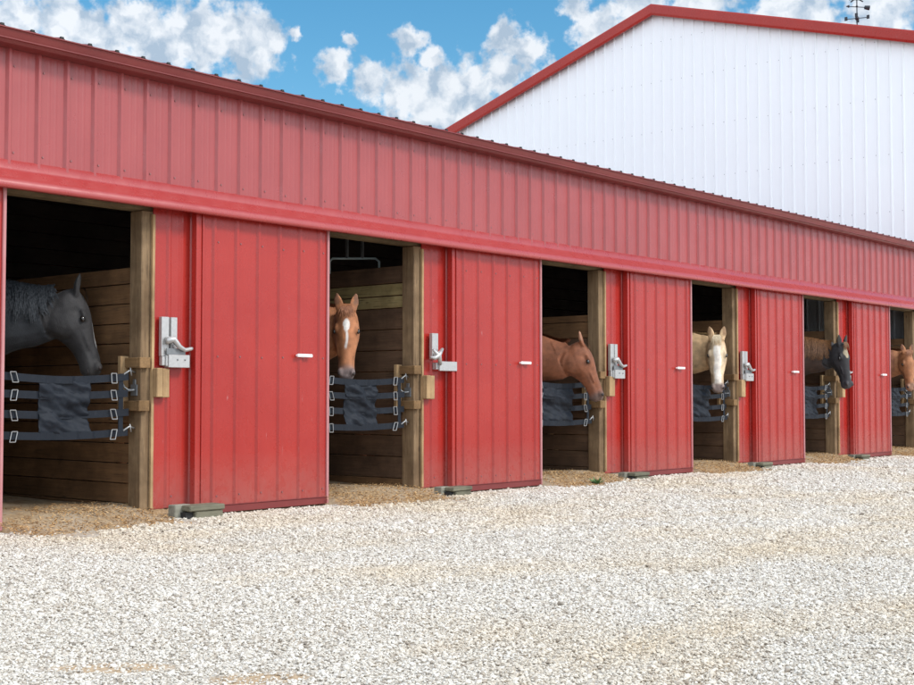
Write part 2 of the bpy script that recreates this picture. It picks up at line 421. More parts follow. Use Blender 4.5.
# eave trim / gutter
prof = [(y + (.085 if y < 0 else 0), z + .024) for y, z in [(.02, 3.446), (-.222, 3.446), (-.226, 3.438), (-.214, 3.434), (-.194, 3.384), (-.205, 3.380), (-.205, 3.373), (-.190, 3.370), (-.172, 3.350), (-.09, 3.350), (YU, 3.350)]]
bm = BM(); prism(bm, prof, X0, X1); obj('eave_trim', bm, M['red_dark'], stable)
# roof
SL = .2
bm = BM()
sheet(bm, X0, X1, 0, 1, 0, phase=.1, h=.010, fn=lambda x, d, t: (x, -.13 + t*5.63, 3.4725 + t*5.63*SL + d))
sheet(bm, X0, X1, 0, 1, 0, phase=.1, h=.010, fn=lambda x, d, t: (x, 11.13 - t*5.63, 3.4725 + t*5.63*SL + d))
k = -44
while .1 + k*RIB < X1:
    xx = .1 + k*RIB
    if xx > X0: box(bm, xx-.013, xx+.013, -.134, -.120, 3.4735, 3.4885, 1)
    k += 1
rf = obj('roof', bm, [M['red_dark'], M['black']], stable)
bm = BM()
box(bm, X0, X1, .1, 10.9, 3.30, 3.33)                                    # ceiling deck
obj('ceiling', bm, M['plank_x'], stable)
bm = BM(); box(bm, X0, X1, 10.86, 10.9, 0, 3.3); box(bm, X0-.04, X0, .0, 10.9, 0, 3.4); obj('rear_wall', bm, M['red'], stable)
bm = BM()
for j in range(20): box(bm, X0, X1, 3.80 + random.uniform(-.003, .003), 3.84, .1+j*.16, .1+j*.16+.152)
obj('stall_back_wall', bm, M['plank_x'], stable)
bm = BM(); box(bm, X0+.3, X0+.34, .3, 3.78, 3.08, 3.295); ra = obj('rafter', bm, M['plank_dark'], stable)
for i in range(1, 25):
    c = copy_tree(ra, stable); c.location.x = 1.02*i
bm = BM(); box(bm, X0, X1, .11, .22, 2.388, 2.56); obj('header_beam', bm, M['beam'], stable)
bm = BM(); box(bm, X0, X1, .36, .40, 2.56, 2.70); obj('inner_beam', bm, M['plank_dark'], stable)

def rjit(a): return random.uniform(-a, a)
# one bay of parts, copied along the stable
def latch_parts(variant=0):
    # latch on the side panel
    if variant:
        bm = BM(); box(bm, 1.35, 1.435, .010, .05, 1.33, 1.575); l = obj('latch', bm, M['galv'], stable, bev=.003)
        bm = BM(); box(bm, 1.42, 1.67, -.025, .0, 1.222, 1.312); box(bm, 1.40, 1.46, .0, .055, 1.235, 1.30); obj('latch_bracket', bm, M['galv'], l, bev=.004)
        bm = BM(); tube(bm, [(1.46, -.02, 1.43), (1.40, -.03, 1.37), (1.35, -.02, 1.34), (1.31, .0, 1.35)], [.014, .024, .022, .012]); tube(bm, [(1.33, -.02, 1.42), (1.40, -.03, 1.36), (1.43, -.02, 1.28)], [.012, .024, .016])
        obj('latch_hook', bm, M['galv'], l, smooth=True); return l
    bm = BM()
    box(bm, 1.315, 1.383, .020, .058, 1.285, 1.585); box(bm, 1.408, 1.465, .026, .058, 1.33, 1.585); box(bm, 1.383, 1.408, .050, .058, 1.33, 1.58)
    l = obj('latch', bm, M['galv'], stable, bev=.003)
    bm = BM(); box(bm, 1.36, 1.556, -.012, .052, 1.20, 1.298); box(bm, 1.318, 1.345, .015, .055, 1.215, 1.284); box(bm, 1.345, 1.36, .0, .05, 1.21, 1.29)
    obj('latch_bracket', bm, M['galv'], l, bev=.003)
    bm = BM(); tube(bm, [(1.34, .0, 1.40), (1.40, -.012, 1.415), (1.45, -.02, 1.36), (1.50, -.022, 1.335), (1.555, -.022, 1.345), (1.57, -.022, 1.35)], [.03, .028, .02, .016, .015, .012])
    obj('latch_hook', bm, M['galv'], l, smooth=True)
    bm = BM(); box(bm, 1.345, 1.52, -.004, .004, 1.299, 1.345); 
    for sx, sz in ((1.37, 1.40), (1.40, 1.37), (1.44, 1.26), (1.51, 1.26)): ball(bm, Matrix.Translation((sx, -.014, sz)) @ Matrix.Scale(.008, 4), 1)
    obj('latch_bolt', bm, M['galv_dark'], l)
    return l
def bay_parts():
    out = []
    bm = BM(); box(bm, 1.175, 1.325, .084, .235, -.05, 2.386, 0)
    for v in bm.verts: v.co.x += rjit(.003)
    out.append(obj('post', bm, M['post'], stable, bev=.006))
    bm = BM(); zz = .14
    while zz < 2.36:                                                      # rough edge board beside the steel
        z2 = min(2.36, zz + random.uniform(.12, .3)); box(bm, 1.252, 1.272 + random.uniform(0, .006), .058, .079, zz, z2); zz = z2
    out.append(obj('edge_board', bm, M['fresh'], stable))
    bm = BM(); sheet(bm, 1.275, 2.75, .135, 2.46, .078, phase=1.415, h=.014, rows=(.22,))
    box(bm, 1.270, 2.75, .0795, .083, .13, 2.46)
    out.append(obj('side_panel', bm, [M['red'], M['screw']], stable))
    bm = BM(); box(bm, 1.33, 3.03, .084, .124, -.02, .128); out.append(obj('skirt_board', bm, M['grey_wood'], stable, bev=.004))
    # door
    bm = BM()
    sheet(bm, 1.70, 3.022, .128, 2.47, .008, phase=1.80, h=.0184, rows=(.2, 1.30, 2.2))
    d = obj('stall_door', bm, [M['red'], M['screw']], stable)
    bm = BM(); box(bm, 1.63, 3.04, .0105, .046, .10, 2.47); obj('door_core', bm, M['red_dark'], d)
    bm = BM(); box(bm, 1.612, 1.640, -.012, .050, .07, 2.47); box(bm, 1.640, 1.672, -.002, .006, .13, 2.47); box(bm, 1.672, 1.688, -.014, .005, .13, 2.47); box(bm, 1.6885, 1.700, -.004, .004, .13, 2.47)
    obj('edge_trim', bm, M['red'], d, bev=.003)
    bm = BM(); box(bm, 3.022, 3.046, -.010, .046, .075, 2.47); obj('edge_trim', bm, M['pink'], d, bev=.004)
    bm = BM(); box(bm, 1.6415, 3.0215, -.012, .045, .073, .126); box(bm, 1.6415, 3.0215, -.018, .003, .1275, .1335); obj('bottom_rail', bm, M['red_dark'], d, bev=.002)
    bm = BM(); box(bm, 2.655, 2.825, -.040, -.026, 1.308, 1.336); box(bm, 2.665, 2.685, -.026, .003, 1.312, 1.332); box(bm, 2.795, 2.815, -.026, .003, 1.312, 1.332)
    obj('handle', bm, M['whiteplastic'], d, bev=.005)
    out.append(d)
    out.append(latch_parts())
    # cleat on the post
    bm = BM(); box(bm, 1.134, 1.1745, .082, .232, 1.195, 1.272); box(bm, 1.134, 1.232, .042, .0815, 1.193, 1.274); c = obj('cleat', bm, M['cleat'], stable, bev=.004)
    bm = BM(); box(bm, 1.130, 1.1745, .082, .232, .872, .948); box(bm, 1.130, 1.226, .042, .0815, .870, .950); obj('cleat_block', bm, M['cleat'], c, bev=.004)
    bm = BM(); box(bm, 1.10, 1.1745, .2345, .272, .868, 1.285); obj('cleat_board', bm, M['fresh'], c, bev=.003)
    bm = BM(); box(bm, 1.166, 1.1742, .12, .20, .985, 1.07); box(bm, 1.166, 1.1742, .14, .175, 1.07, 1.11)
    obj('eye_plate', bm, M['galv_dark'], c, bev=.002)
    bm = BM(); tube(bm, [(1.165, .165, 1.03), (1.13, .18, 1.03), (1.11, .20, 1.05), (1.105, .225, 1.09), (1.12, .235, 1.13)], .007); tube(bm, [(1.14, .12, 1.03), (1.12, .2, 1.02), (1.11, .235, 1.035)], .007)
    obj('hook', bm, M['galv_dark'], c, smooth=True)
    out.append(c)
    bm = BM(); box(bm, 1.262, 1.315, .0, .056, .975, 1.195); box(bm, 1.318, 1.385, .010, .062, .972, 1.192)
    out.append(obj('keeper_block', bm, M['fresh'], stable, bev=.005))
    return out
proto = bay_parts()
latch_parts(1).location = (BAY, 0, 0)
for k in BAYS:
    if k == 0: continue
    for o in proto:
        if k == 1 and o.name.startswith('latch'): continue
        if k == 5 and o.name.split('.')[0] in ('stall_door', 'side_panel', 'skirt_board'): continue
        c = copy_tree(o, stable); c.location = (k*BAY, 0, 0)
        if o.name.split('.')[0] in ('latch', 'keeper_block', 'cleat', 'edge_board'): c.location = (k*BAY + rjit(.008), rjit(.003), rjit(.018))
bm = BM(); sheet(bm, 5*BAY + 1.275, X1, .135, 2.46, .078, phase=5*BAY + 1.415, h=.014, rows=(.22,)); box(bm, 5*BAY + 1.27, X1, .0795, .083, .13, 2.46)
obj('side_panel', bm, [M['red'], M['screw']], stable)
for k in BAYS:    # stall partitions of individual planks
    bm = BM(); z = .02; j = 0
    topz = {0: 1.97, 1: 2.22, 2: 1.90, 3: 1.98, 4: 1.96, 5: 1.95}.get(k, 1.97)
    while z < topz - .02:
        hgt = {0: .152, 1: .20, 2: .18}.get(k, .165); hgt = min(hgt, topz - z)
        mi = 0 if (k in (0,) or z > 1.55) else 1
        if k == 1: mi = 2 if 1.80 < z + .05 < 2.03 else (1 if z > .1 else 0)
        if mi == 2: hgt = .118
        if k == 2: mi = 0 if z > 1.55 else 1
        xo = 1.20 + random.uniform(-.006, .006)
        box(bm, k*BAY + xo, k*BAY + xo + .038, .24, 3.79, z, z + hgt - .007, mi)
        z += hgt; j += 1
    obj('stall_partition', bm, [M['plank'], M['plank_dark'], M['plank_new']], stable, bev=.003)
# ------------------------------------------------------------------ tall barn behind
XG = 17.3; YA = 5.5; ZA = 8.61
def rz(y): return ZA - (.285*(YA-y) if y < YA else .329*(y-YA))
barn = tag(empty('tall_barn', (XG, 5.5, 0)), 'tall white metal barn with red roof trim rising behind the stable', 'barn')
BL = (-XG, -5.5, 0)
def bobj(n, bm, m, par=barn, **k):
    o = obj(n, bm, m, par, **k); o.location = BL if par is barn else (0, 0, 0); return o
bm = BM()
sheet(bm, -.0, 11.0, 0, lambda v: rz(v) - .03, 0, phase=.07, h=.018, fn=lambda v, d, z: (XG - d, v, z), rows=(4.2, 5.2, 6.2, 7.2, 8.0), mi_s=1)
gw = bobj('gable_wall', bm, [M['white'], M['screw_w']])
gv = BM()
pts = [(0.0, 0), (0.0, rz(0)-.03), (YA, ZA-.05), (11., rz(11)-.03), (11., 0)]
a = [gv.verts.new((XG+.03, y, z)) for y, z in pts]; b = [gv.verts.new((XG+24, y, z)) for y, z in pts]
gv.faces.new(a); gv.faces.new(b[::-1])
for i in (0, 3): gv.faces.new((a[i], a[i+1], b[i+1], b[i]))
bobj('side_wall', gv, M['white'])
bm = BM()
for y0, y1 in ((-.45, YA), (11.45, YA)):
    P0 = (y0, rz(y0)+.05); P1 = (y1, ZA+.05)
    for dz in (0, .06):
        v = [bm.verts.new(q) for q in ((XG-.10, P0[0], P0[1]+dz), (XG-.10, P1[0], P1[1]+dz), (XG+24.3, P1[0], P1[1]+dz), (XG+24.3, P0[0], P0[1]+dz))]
        bm.faces.new(v)
broof = bobj('roof', bm, M['red'])
bm = BM()
for y0, y1 in ((-.45, YA), (11.45, YA)):
    dx = XG - .16
    def q(y, dz, x): return bm.verts.new((x, y, (rz(y) if y != YA else ZA) + dz))
    pr = [(XG-.09, -.075), (XG-.10, -.09), (XG-.135, -.09), (XG-.150, -.05), (XG-.170, .10), (XG-.16, .125), (XG+.2, .125)]
    A = [q(y0, d, x) for x, d in pr]; B_ = [q(y1, d, x) for x, d in pr]
    for i in range(len(pr)-1): bm.faces.new((A[i], A[i+1], B_[i+1], B_[i]))
bobj('rake_trim', bm, M['red'])
bm = BM(); box(bm, 26.5, 27.6, YA-.55, YA+.55, 8.4, 9.55); 
v = [bm.verts.new(p) for p in ((26.35, YA-.7, 9.55), (27.75, YA-.7, 9.55), (27.75, YA+.7, 9.55), (26.35, YA+.7, 9.55))]; t = bm.verts.new((27.05, YA, 10.05))
for i in range(4): bm.faces.new((v[i], v[(i+1) % 4], t))
bm.faces.new(v[::-1])
bobj('cupola', bm, M['red'])

vane = tag(empty('weather_vane', (27.05, YA, 10.04)), 'small black weather vane on a pole above the roof of the tall white barn', 'weather vane')
bm = BM(); tube(bm, [(0, 0, 0), (0, 0, 1.12)], .016); ball(bm, Matrix.Translation((0, 0, .62)) @ Matrix.Scale(.055, 4)); ball(bm, Matrix.Translation((0, 0, .93)) @ Matrix.Scale(.03, 4)); obj('pole', bm, M['iron'], vane, smooth=True)
bm = BM()
for an in (20, 110):
    c, s = math.cos(math.radians(an)), math.sin(math.radians(an))
    tube(bm, [(-.26*c, -.26*s, .62), (.26*c, .26*s, .62)], .010)
    for g in (-1, 1):
        box(bm, g*.27*c-.012, g*.27*c+.012, g*.27*s-.035, g*.27*s+.035, .585, .68)
obj('compass_arms', bm, M['iron'], vane)
bm = BM(); dxy = Vector((.65, -.76, 0))
tube(bm, [-dxy*.28+Vector((0, 0, .93)), dxy*.28+Vector((0, 0, .90))], .011)
tube(bm, [-dxy*.28+Vector((0, 0, .93)), -dxy*.20+Vector((0, 0, .93))], [.004, .04]); tube(bm, [dxy*.2+Vector((0, 0, .905)), dxy*.32+Vector((0, 0, .89))], [.05, .065])
obj('arrow', bm, M['iron'], vane)
bm = BM()      # running horse silhouette with thickness
sil = [(-.17, .06), (-.10, .09), (0, .10), (.06, .16), (.10, .20), (.12, .17), (.18, .12), (.15, .10), (.10, .10), (.10, .04), (.17, .0), (.15, -.02), (.06, .03), (-.06, .03), (-.14, -.03), (-.17, -.01), (-.11, .05), (-.2, .02)]
for sgn in (-1, 1):
    pass
fa = [bm.verts.new((dxy*x + Vector((.76, .65, 0))*.012 + Vector((0, 0, 1.06 + z)))[:]) for x, z in sil]; fb = [bm.verts.new((dxy*x - Vector((.76, .65, 0))*.012 + Vector((0, 0, 1.06 + z)))[:]) for x, z in sil]
bm.faces.new(fa); bm.faces.new(fb[::-1])
for i in range(len(sil)): j = (i+1) % len(sil); bm.faces.new((fa[i], fa[j], fb[j], fb[i]))
obj('figure', bm, M['iron'], vane)

# ------------------------------------------------------------------ stall guards
GL = ['navy webbing stall guard with four buckled straps below the dark grey horse',
      'navy stall guard with white buckles hanging below the chestnut horse with a white star',
      'navy stall guard under the chin of the reddish brown horse in profile',
      'navy stall guard below the pale golden horse',
      'navy stall guard beneath the black horse with a pale forehead',
      'narrow visible strip of navy stall guard in the farthest doorway at the right edge']
def make_guard(seed, px0=.345, px1=.78):
    rs = random.Random(seed)
    root = empty('stall_guard', (0, 0, 0))
    sag = lambda x: .028*(1 - ((x-.56)/.55)**2)
    # panel with folds
    bm = BM(); nx, nz = 40, 40; F = []; B2 = []
    o1, o2 = rs.uniform(0, 50), rs.uniform(0, 50)
    def surf(u, w):
        x = px0 + u*(px1-px0); z = .690 + w*.445; bul = sum(math.exp(-((z-q)/.022)**2) for q in (.857, .993))*.009
        x += (.5-u)*.05*math.sin(w*math.pi)*.6
        z -= sag(x)*(.4+.6*w) - .012
        y = .15 + .022*mnoise.noise(Vector((u*2.6+o1, w*7.5+u*2.5, o2)))*1.4 + .010*mnoise.noise(Vector((u*8, w*16+u*6, o1))) - .012*math.sin(w*math.pi*3.2+u) - bul
        return x, y, z
    for i in range(nx+1):
        F.append([bm.verts.new(surf(i/nx, j/nz)) for j in range(nz+1)])
        B2.append([bm.verts.new((lambda q: (q[0], q[1]+.006, q[2]))(surf(i/nx, j/nz))) for j in range(nz+1)])
    for i in range(nx):
        for j in range(nz):
            bm.faces.new((F[i][j], F[i+1][j], F[i+1][j+1], F[i][j+1])); bm.faces.new((B2[i][j+1], B2[i+1][j+1], B2[i+1][j], B2[i][j]))
    for i in range(nx):
        for A, Bq in ((F, B2),):
            bm.faces.new((A[i][0], Bq[i][0], Bq[i+1][0], A[i+1][0])); bm.faces.new((A[i][nz], A[i+1][nz], Bq[i+1][nz], Bq[i][nz]))
            bm.faces.new((A[0][i], A[0][i+1], Bq[0][i+1], Bq[0][i])); bm.faces.new((A[nx][i], Bq[nx][i], Bq[nx][i+1], A[nx][i+1]))
    obj('panel', bm, M['nylon'], root, smooth=True)
    for zc in (1.125, .993, .857, .712):
        bm = BM(); prev = None; n = 34; Z = zc + rs.uniform(-.006, .006); tw = rs.uniform(-.006, .006)
        for i in range(n+1):
            x = .01 + i*(1.10-.01)/n
            zz = Z - sag(x)*(.9 if zc > 1.1 else .45) + (.010 if x < .3 else 0)*0 + .012*abs(x-.56)
            y = .136 + .010*mnoise.noise(Vector((x*5, zc*9, o1))) + tw*(x-.5)
            yy = (surf(min(1, max(0, (x-px0)/(px1-px0))), min(1, max(0, (zz-.69)/.432)))[1] + (.010 if .8 < zc < 1.1 else -.008)) if px0 < x < px1 else y
            h = .027
            r = [bm.verts.new((x, yy-.002, zz-h)), bm.verts.new((x, yy-.002, zz+h)), bm.verts.new((x, yy+.002, zz+h)), bm.verts.new((x, yy+.002, zz-h))]
            if prev:
                for a in range(4): bm.faces.new((prev[a], r[a], r[(a+1) % 4], prev[(a+1) % 4]))
            else: bm.faces.new(r)
            prev = r
        bm.faces.new(prev[::-1])
        st = obj('strap', bm, M['nylon'], root)
        for bx in (.148, .965):
            bm = BM(); w, h = .022, .036; zz = Z - sag(bx)*.7; tl = rs.uniform(-.012, .012)
            P4 = [(bx-w+tl, .122, zz+h), (bx+w+tl, .122, zz+h), (bx+w-tl, .122, zz-h), (bx-w-tl, .122, zz-h)]
            for a in range(4): tube(bm, [P4[a], P4[(a+1) % 4]], .0042, 6)
            obj('buckle', bm, M['chrome'], st)
    bm = BM(); box(bm, 1.02, 1.06, .142, .147, .70, 1.14); obj('end_strap', bm, M['nylon'], root)
    bm = BM(); box(bm, .04, .075, .142, .147, .70, 1.14); obj('end_strap', bm, M['nylon'], root)
    for z in (.745, 1.165):
        for x0, x1 in ((1.06, 1.165), (.05, .0)):
            bm = BM(); tube(bm, [(x0, .138, z-.02), ((x0+x1)/2, .135, z+.012), (x1, .145, z-.005)], .007); tube(bm, [((x0+x1)/2, .13, z+.03), ((x0+x1)/2+.012, .13, z-.03)], .005)
            obj('snap_hook', bm, M['chrome'], root, smooth=True)
    return root
for k in range(6):
    g = make_guard(k*13+4, *[(.345, .78), (.33, .76), (.19, .76), (.15, .70), (.2, .74), (.3, .75)][k]); g.location = (k*BAY, 0, 0)
    tag(g, GL[k], 'stall guard', 'stall guards hanging in the doorways')

# ------------------------------------------------------------------ timber door guides on the gravel
TL = ['largest mossy grey timber block, on the gravel below the leftmost red sliding door',
      'mossy timber block on the gravel beside the second post from the left',
      'flat grey timber block on the gravel beside the third post, near the small weed',
      'short green-grey timber block on the gravel beside the post of the pale golden horse',
      'small timber block on the gravel beneath the black horse',
      'timber block beside the farthest post at the right edge']
def make_timber():
    root = empty('timber_block', (0, 0, 0))
    bm = BM(); box(bm, .04, .37, -.06, .10, .118, .162); obj('top_board', bm, M['green_wood'], root, bev=.008)
    bm = BM(); box(bm, .10, .36, -.05, .09, .03, .116); obj('base_board', bm, M['green_wood'], root, bev=.008)
    bm = BM(); box(bm, -.02, .13, .045, .135, .02, .166); obj('stake', bm, M['grey_wood'], root, bev=.006)
    bm = BM(); box(bm, .03, .098, -.02, .044, .03, .112); obj('gap_shade', bm, M['black'], root)  # black box stands in for the shade in the hollow end
    return root
tp = make_timber()
for k in range(6):
    t = tp if k == 0 else copy_tree(tp)
    t.location = (k*BAY + 1.37 + rjit(.02), -.16, rjit(.006)); t.rotation_euler.z = [-.02, .03, -.04, .05, -.03, 0][k]
    if k: t.scale = (random.uniform(.85, .95), 1, .85)
    tag(t, TL[k], 'timber block', 'timber blocks at the foot of the doors')

# weed
wd = BM()
for i in range(26):
    a = random.uniform(0, 6.28); L_ = random.uniform(.05, .11); b0 = Vector((rjit(.03), rjit(.03), 0)); d = Vector((math.cos(a), math.sin(a), random.uniform(.3, 1.2))).normalized()
    s = d.cross(Vector((0, 0, 1))).normalized()*.012
    p = [b0 + s*.3, b0 + d*L_*.5 + s, b0 + d*L_, b0 + d*L_*.5 - s, b0 - s*.3]
    wd.faces.new([wd.verts.new(q) for q in p])
w = obj('weed', wd, M['leaf'], loc=(6.66, -.30, .07)); tag(w, 'small green weed growing in the gravel by the third doorway', 'weed')

# bent tube in second stall
bm = BM()
C0 = Vector((4.29, .92, 2.33)); ax = Vector((.68, -.73, 0))
pp = [C0 - ax*.25 + Vector((0, 0, -.15)), C0 - ax*.25 + Vector((0, 0, -.03)), C0 - ax*.22 + Vector((0, 0, .0)), C0 + ax*.2, C0 + ax*.235 + Vector((0, 0, -.03)), C0 + ax*.235 + Vector((0, 0, -.16))]
tube(bm, pp, .012)
hb = obj('blanket_bar', bm, M['paletube'], smooth=True)
bm = BM()
for s_ in (-.08, .07): box(bm, C0.x+ax.x*s_-.012, C0.x+ax.x*s_+.012, C0.y+ax.y*s_-.012, C0.y+ax.y*s_+.012, C0.z, 3.29)
obj('hanger', bm, M['galv_dark'], hb)
tag(hb, 'pale bent metal tube hanging in the dark of the second stall above the chestnut horse', 'blanket bar')

# ------------------------------------------------------------------ horses
def bez(p0, p1, p2, p3, t): return p0*(1-t)**3 + p1*3*t*(1-t)**2 + p2*3*t*t*(1-t) + p3*t**3
HEAD = [(-.045, -.02, -.12, .050, .8), (-.01, .018, -.20, .082, .8), (.04, .034, -.25, .100, .84), (.09, .042, -.285, .110, .88), (.14, .045, -.300, .116, .90), (.19, .042, -.294, .119, .88),
        (.24, .034, -.268, .113, .84), (.29, .024, -.228, .100, .80), (.34, .014, -.196, .088, .78), (.39, .007, -.175, .079, .78), (.44, .003, -.163, .073, .80),
        (.49, .001, -.158, .072, .84), (.53, -.003, -.158, .073, .86), (.565, -.014, -.156, .071, .88), (.592, -.034, -.146, .060, .9), (.612, -.060, -.125, .036, .9)]
def horse(name, label, origin, heading, poll, hh, alpha, scale, cols, mane, mside, hscale=1.0, roll=0, ears=(1, 1), manelen=.3, earfwd=.35, bs=1.0, dirty=None, group='horses looking out of the stalls'):
    """origin: ground point under the withers; heading: radians; poll: world; hh: horizontal head heading; alpha: pitch of face"""
    root = empty(name, (origin[0], origin[1], .16), heading)
    Mi = Matrix.Rotation(-heading, 4, 'Z') @ Matrix.Translation((-origin[0], -origin[1], -.16))
    o = Mi @ Vector(poll)
    h = (Mi.to_3x3() @ Vector((hh[0], hh[1], 0))).normalized(); Z = Vector((0, 0, 1))
    a = (h*math.sin(alpha) - Z*math.cos(alpha)); n = (h*math.cos(alpha) + Z*math.sin(alpha)); l = a.cross(n)   # l: horse's left/right
    if roll: R = Matrix.Rotation(roll, 3, n); a = R @ a; l = R @ l
    k = hscale
    H = lambda t, d, s: o + (a*t + n*d + l*s)*k
    bm = BM()
    NR = 20
    rings = []
    for t, dt, db, w, low in HEAD:
        r = []; c = (dt+db)/2; hr = (dt-db)/2
        for i in range(NR):
            ph = 2*math.pi*i/NR; cs, sn = math.cos(ph), math.sin(ph)
            yy = w*math.copysign(abs(cs)**.85, cs); dd = math.copysign(abs(sn)**.9, sn)
            if dd < 0: yy *= 1 - (1-low)*min(1, -dd*1.3)*.9
            else: yy *= 1 - .18*dd
            r.append(H(t, c + hr*dd, yy))
        rings.append(r)
    loft(bm, rings)
    Rh = Matrix((a, n, l)).transposed().to_4x4()
    def ell(t, d, s, rt, rd, rs, sub=2): ball(bm, Matrix.Translation(H(t, d, s)) @ Rh @ Matrix.Diagonal((rt*k, rd*k, rs*k, 1)), sub)
    for s in (-1, 1):
        ell(.155, -.165, s*.066, .120, .122, .052)          # cheek
        ell(.170, -.010, s*.080, .050, .022, .026)            # brow
        ell(.31, -.050, s*.074, .12, .013, .018)             # facial crest
        ell(.555, -.036, s*.052, .040, .036, .025)          # nostril
    ell(.550, -.135, 0, .045, .030, .045)                    # chin
    ell(.585, -.065, 0, .036, .045, .054)                    # upper lip
    # ears
    for s, ef in zip((-1, 1), ears):
        base = H(.0, .002, s*.058); tip_dir = (-a*.95 + n*earfwd*ef + l*s*.20).normalized(); fwd = (n + a*.2 + l*s*.25); fwd = (fwd - tip_dir*fwd.dot(tip_dir)).normalized(); sd = tip_dir.cross(fwd)
        er = []
        for u, w in ((-.15, .034), (.0, .034), (.2, .040), (.4, .042), (.6, .036), (.8, .025), (.94, .013), (1.0, .007)):
            c = base + tip_dir*u*.148*k
            r = []
            for i in range(12):
                ph = 2*math.pi*i/12; cs, sn = math.cos(ph), math.sin(ph)
                dep = .85 if sn < 0 else (.12 if u > .1 else .4)
                r.append(c + sd*w*cs*k + fwd*w*sn*dep*k)
            er.append(r)
        loft(bm, er)
    # neck
    P0 = Vector((.06, 0, 1.17*bs)); P3 = H(.065, -.115, 0)
    dirn = (P3 - P0); Ln = dirn.length
    P1 = P0 + Vector((.40, 0, .30*1))*Ln*.75; P2 = P3 - (n*.75 - a*.25 + (-a)*.0).normalized()*Ln*.30
    nr = []; frames = []
    for i in range(15):
        t = i/14; c = bez(P0, P1, P2, P3, t); T = (bez(P0, P1, P2, P3, min(1, t+.02)) - bez(P0, P1, P2, P3, max(0, t-.02))).normalized()
        Ls = Z.cross(T).normalized(); U = T.cross(Ls)
        hh_ = (.36*(1-t)**1.1 + .165*t**.8)*(.5+.5*k); hw = (.18*(1-t) + .086*t)*(.6+.4*k)
        U = U.normalized()
        frames.append((c, T, Ls, U, hh_, hw))
        r = []
        for j in range(20):
            ph = 2*math.pi*j/20; cs, sn = math.cos(ph), math.sin(ph); w = hw*(1 - .30*max(0, sn)**1.5)
            r.append(c + Ls*w*cs + U*hh_*sn)
        nr.append(r)
    loft(bm, nr)
    # trunk
    tr = []
    for x, zc, hw, hhh in ((.30, 1.12, .06, .12), (.24, 1.12, .15, .22), (.10, 1.14, .21, .30), (-.08, 1.18, .235, .34), (-.30, 1.17, .265, .345), (-.6, 1.14, .30, .35), (-.9, 1.16, .29, .33),
                            (-1.15, 1.21, .27, .30), (-1.35, 1.20, .22, .27), (-1.48, 1.19, .13, .2), (-1.53, 1.18, .05, .09)):
        tr.append([Vector((x, hw*math.cos(p), zc*bs + hhh*math.sin(p))) for p in [2*math.pi*j/20 for j in range(20)]])
    loft(bm, tr)
    zt = bs
    for s in (-1, 1):
        tube(bm, [(.06, s*.13, 1.10*zt), (.04, s*.15, .88*zt), (.05, s*.15, .55), (.05, s*.15, .47), (.04, s*.15, .36), (.04, s*.15, .18), (.08, s*.15, .11), (.10, s*.15, .05), (.11, s*.15, 0)], [.15, .105, .058, .056, .036, .04, .034, .052, .06], 12)
        tube(bm, [(-1.22, s*.13, 1.15*zt), (-1.12, s*.16, .88*zt), (-1.28, s*.16, .66), (-1.42, s*.16, .54), (-1.40, s*.16, .42), (-1.36, s*.16, .2), (-1.32, s*.16, .12), (-1.29, s*.16, .05), (-1.28, s*.16, 0)], [.2, .15, .085, .058, .042, .042, .036, .052, .06], 12)
    me = bpy.data.meshes.new('body'); bm.to_mesh(me); bm.free()
    tmp = bpy.data.objects.new('body', me); COL.objects.link(tmp)
    md = tmp.modifiers.new('r', 'REMESH'); md.mode = 'VOXEL'; md.voxel_size = .0105; md.use_smooth_shade = True
    ms = tmp.modifiers.new('s', 'SMOOTH'); ms.factor = .55; ms.iterations = 3
    dg = bpy.context.evaluated_depsgraph_get(); m2 = bpy.data.meshes.new_from_object(tmp.evaluated_get(dg))
    COL.objects.unlink(tmp); bpy.data.objects.remove(tmp); m2.name = 'body'
    # sculpt: broad muscle relief + coat colours
    nv = len(m2.vertices); co = np.empty(nv*3, dtype=np.float32); m2.vertices.foreach_get('co', co); co = co.reshape(-1, 3)
    rel_ = co - np.array(o); A_, N_, L_ = np.array(a), np.array(n), np.array(l)
    ht, hd, hs = rel_ @ A_/k, rel_ @ N_/k, rel_ @ L_/k
    head = (hd > -.30) & (ht > -.22) & (ht < .7) & (abs(hs) < .16)
    # groove behind the jaw, hollow above the eye, broad muscle relief
    rr = np.sqrt((ht-.15)**2 + (hd+.165)**2); back = np.clip((-(hd+.165) + .2*(ht-.15))/.05, 0, 1)
    gr = np.exp(-((rr-.148)/.016)**2)*back*head*(abs(hs) > .02)
    co2 = co - (np.sign(hs)*gr*.020*k)[:, None]*L_[None, :]
    ho = np.exp(-(((ht-.13)/.03)**2 + ((hd+.045)/.03)**2))*head; co2 -= (np.sign(hs)*ho*.010*k)[:, None]*L_[None, :]
    gv_ = np.exp(-(((ht-.42)/.09)**2 + ((hd+.055)/.022)**2))*head; co2 -= (np.sign(hs)*gv_*.010*k)[:, None]*L_[None, :]
    ms_ = np.array([mnoise.noise(Vector(q)*5.5) for q in co.tolist()]); nrm = np.empty(nv*3, dtype=np.float32); m2.vertices.foreach_get('normal', nrm); nrm = nrm.reshape(-1, 3)
    co2 += nrm*(ms_*(.012*(1-head) + .003))[:, None]
    m2.vertices.foreach_set('co', co2.astype(np.float32).ravel()); m2.update()
    c = cols(ht, hd, hs, head, co)
    c = np.concatenate([np.clip(c, 0, 1), np.ones((nv, 1))], 1).astype(np.float32)
    at = m2.color_attributes.new('coat', 'FLOAT_COLOR', 'POINT'); at.data.foreach_set('color', c.ravel())
    m2.materials.clear(); m2.materials.append(M['coat'])
    m2.polygons.foreach_set('use_smooth', [True]*len(m2.polygons))
    bo = link(bpy.data.objects.new('body', m2), root)
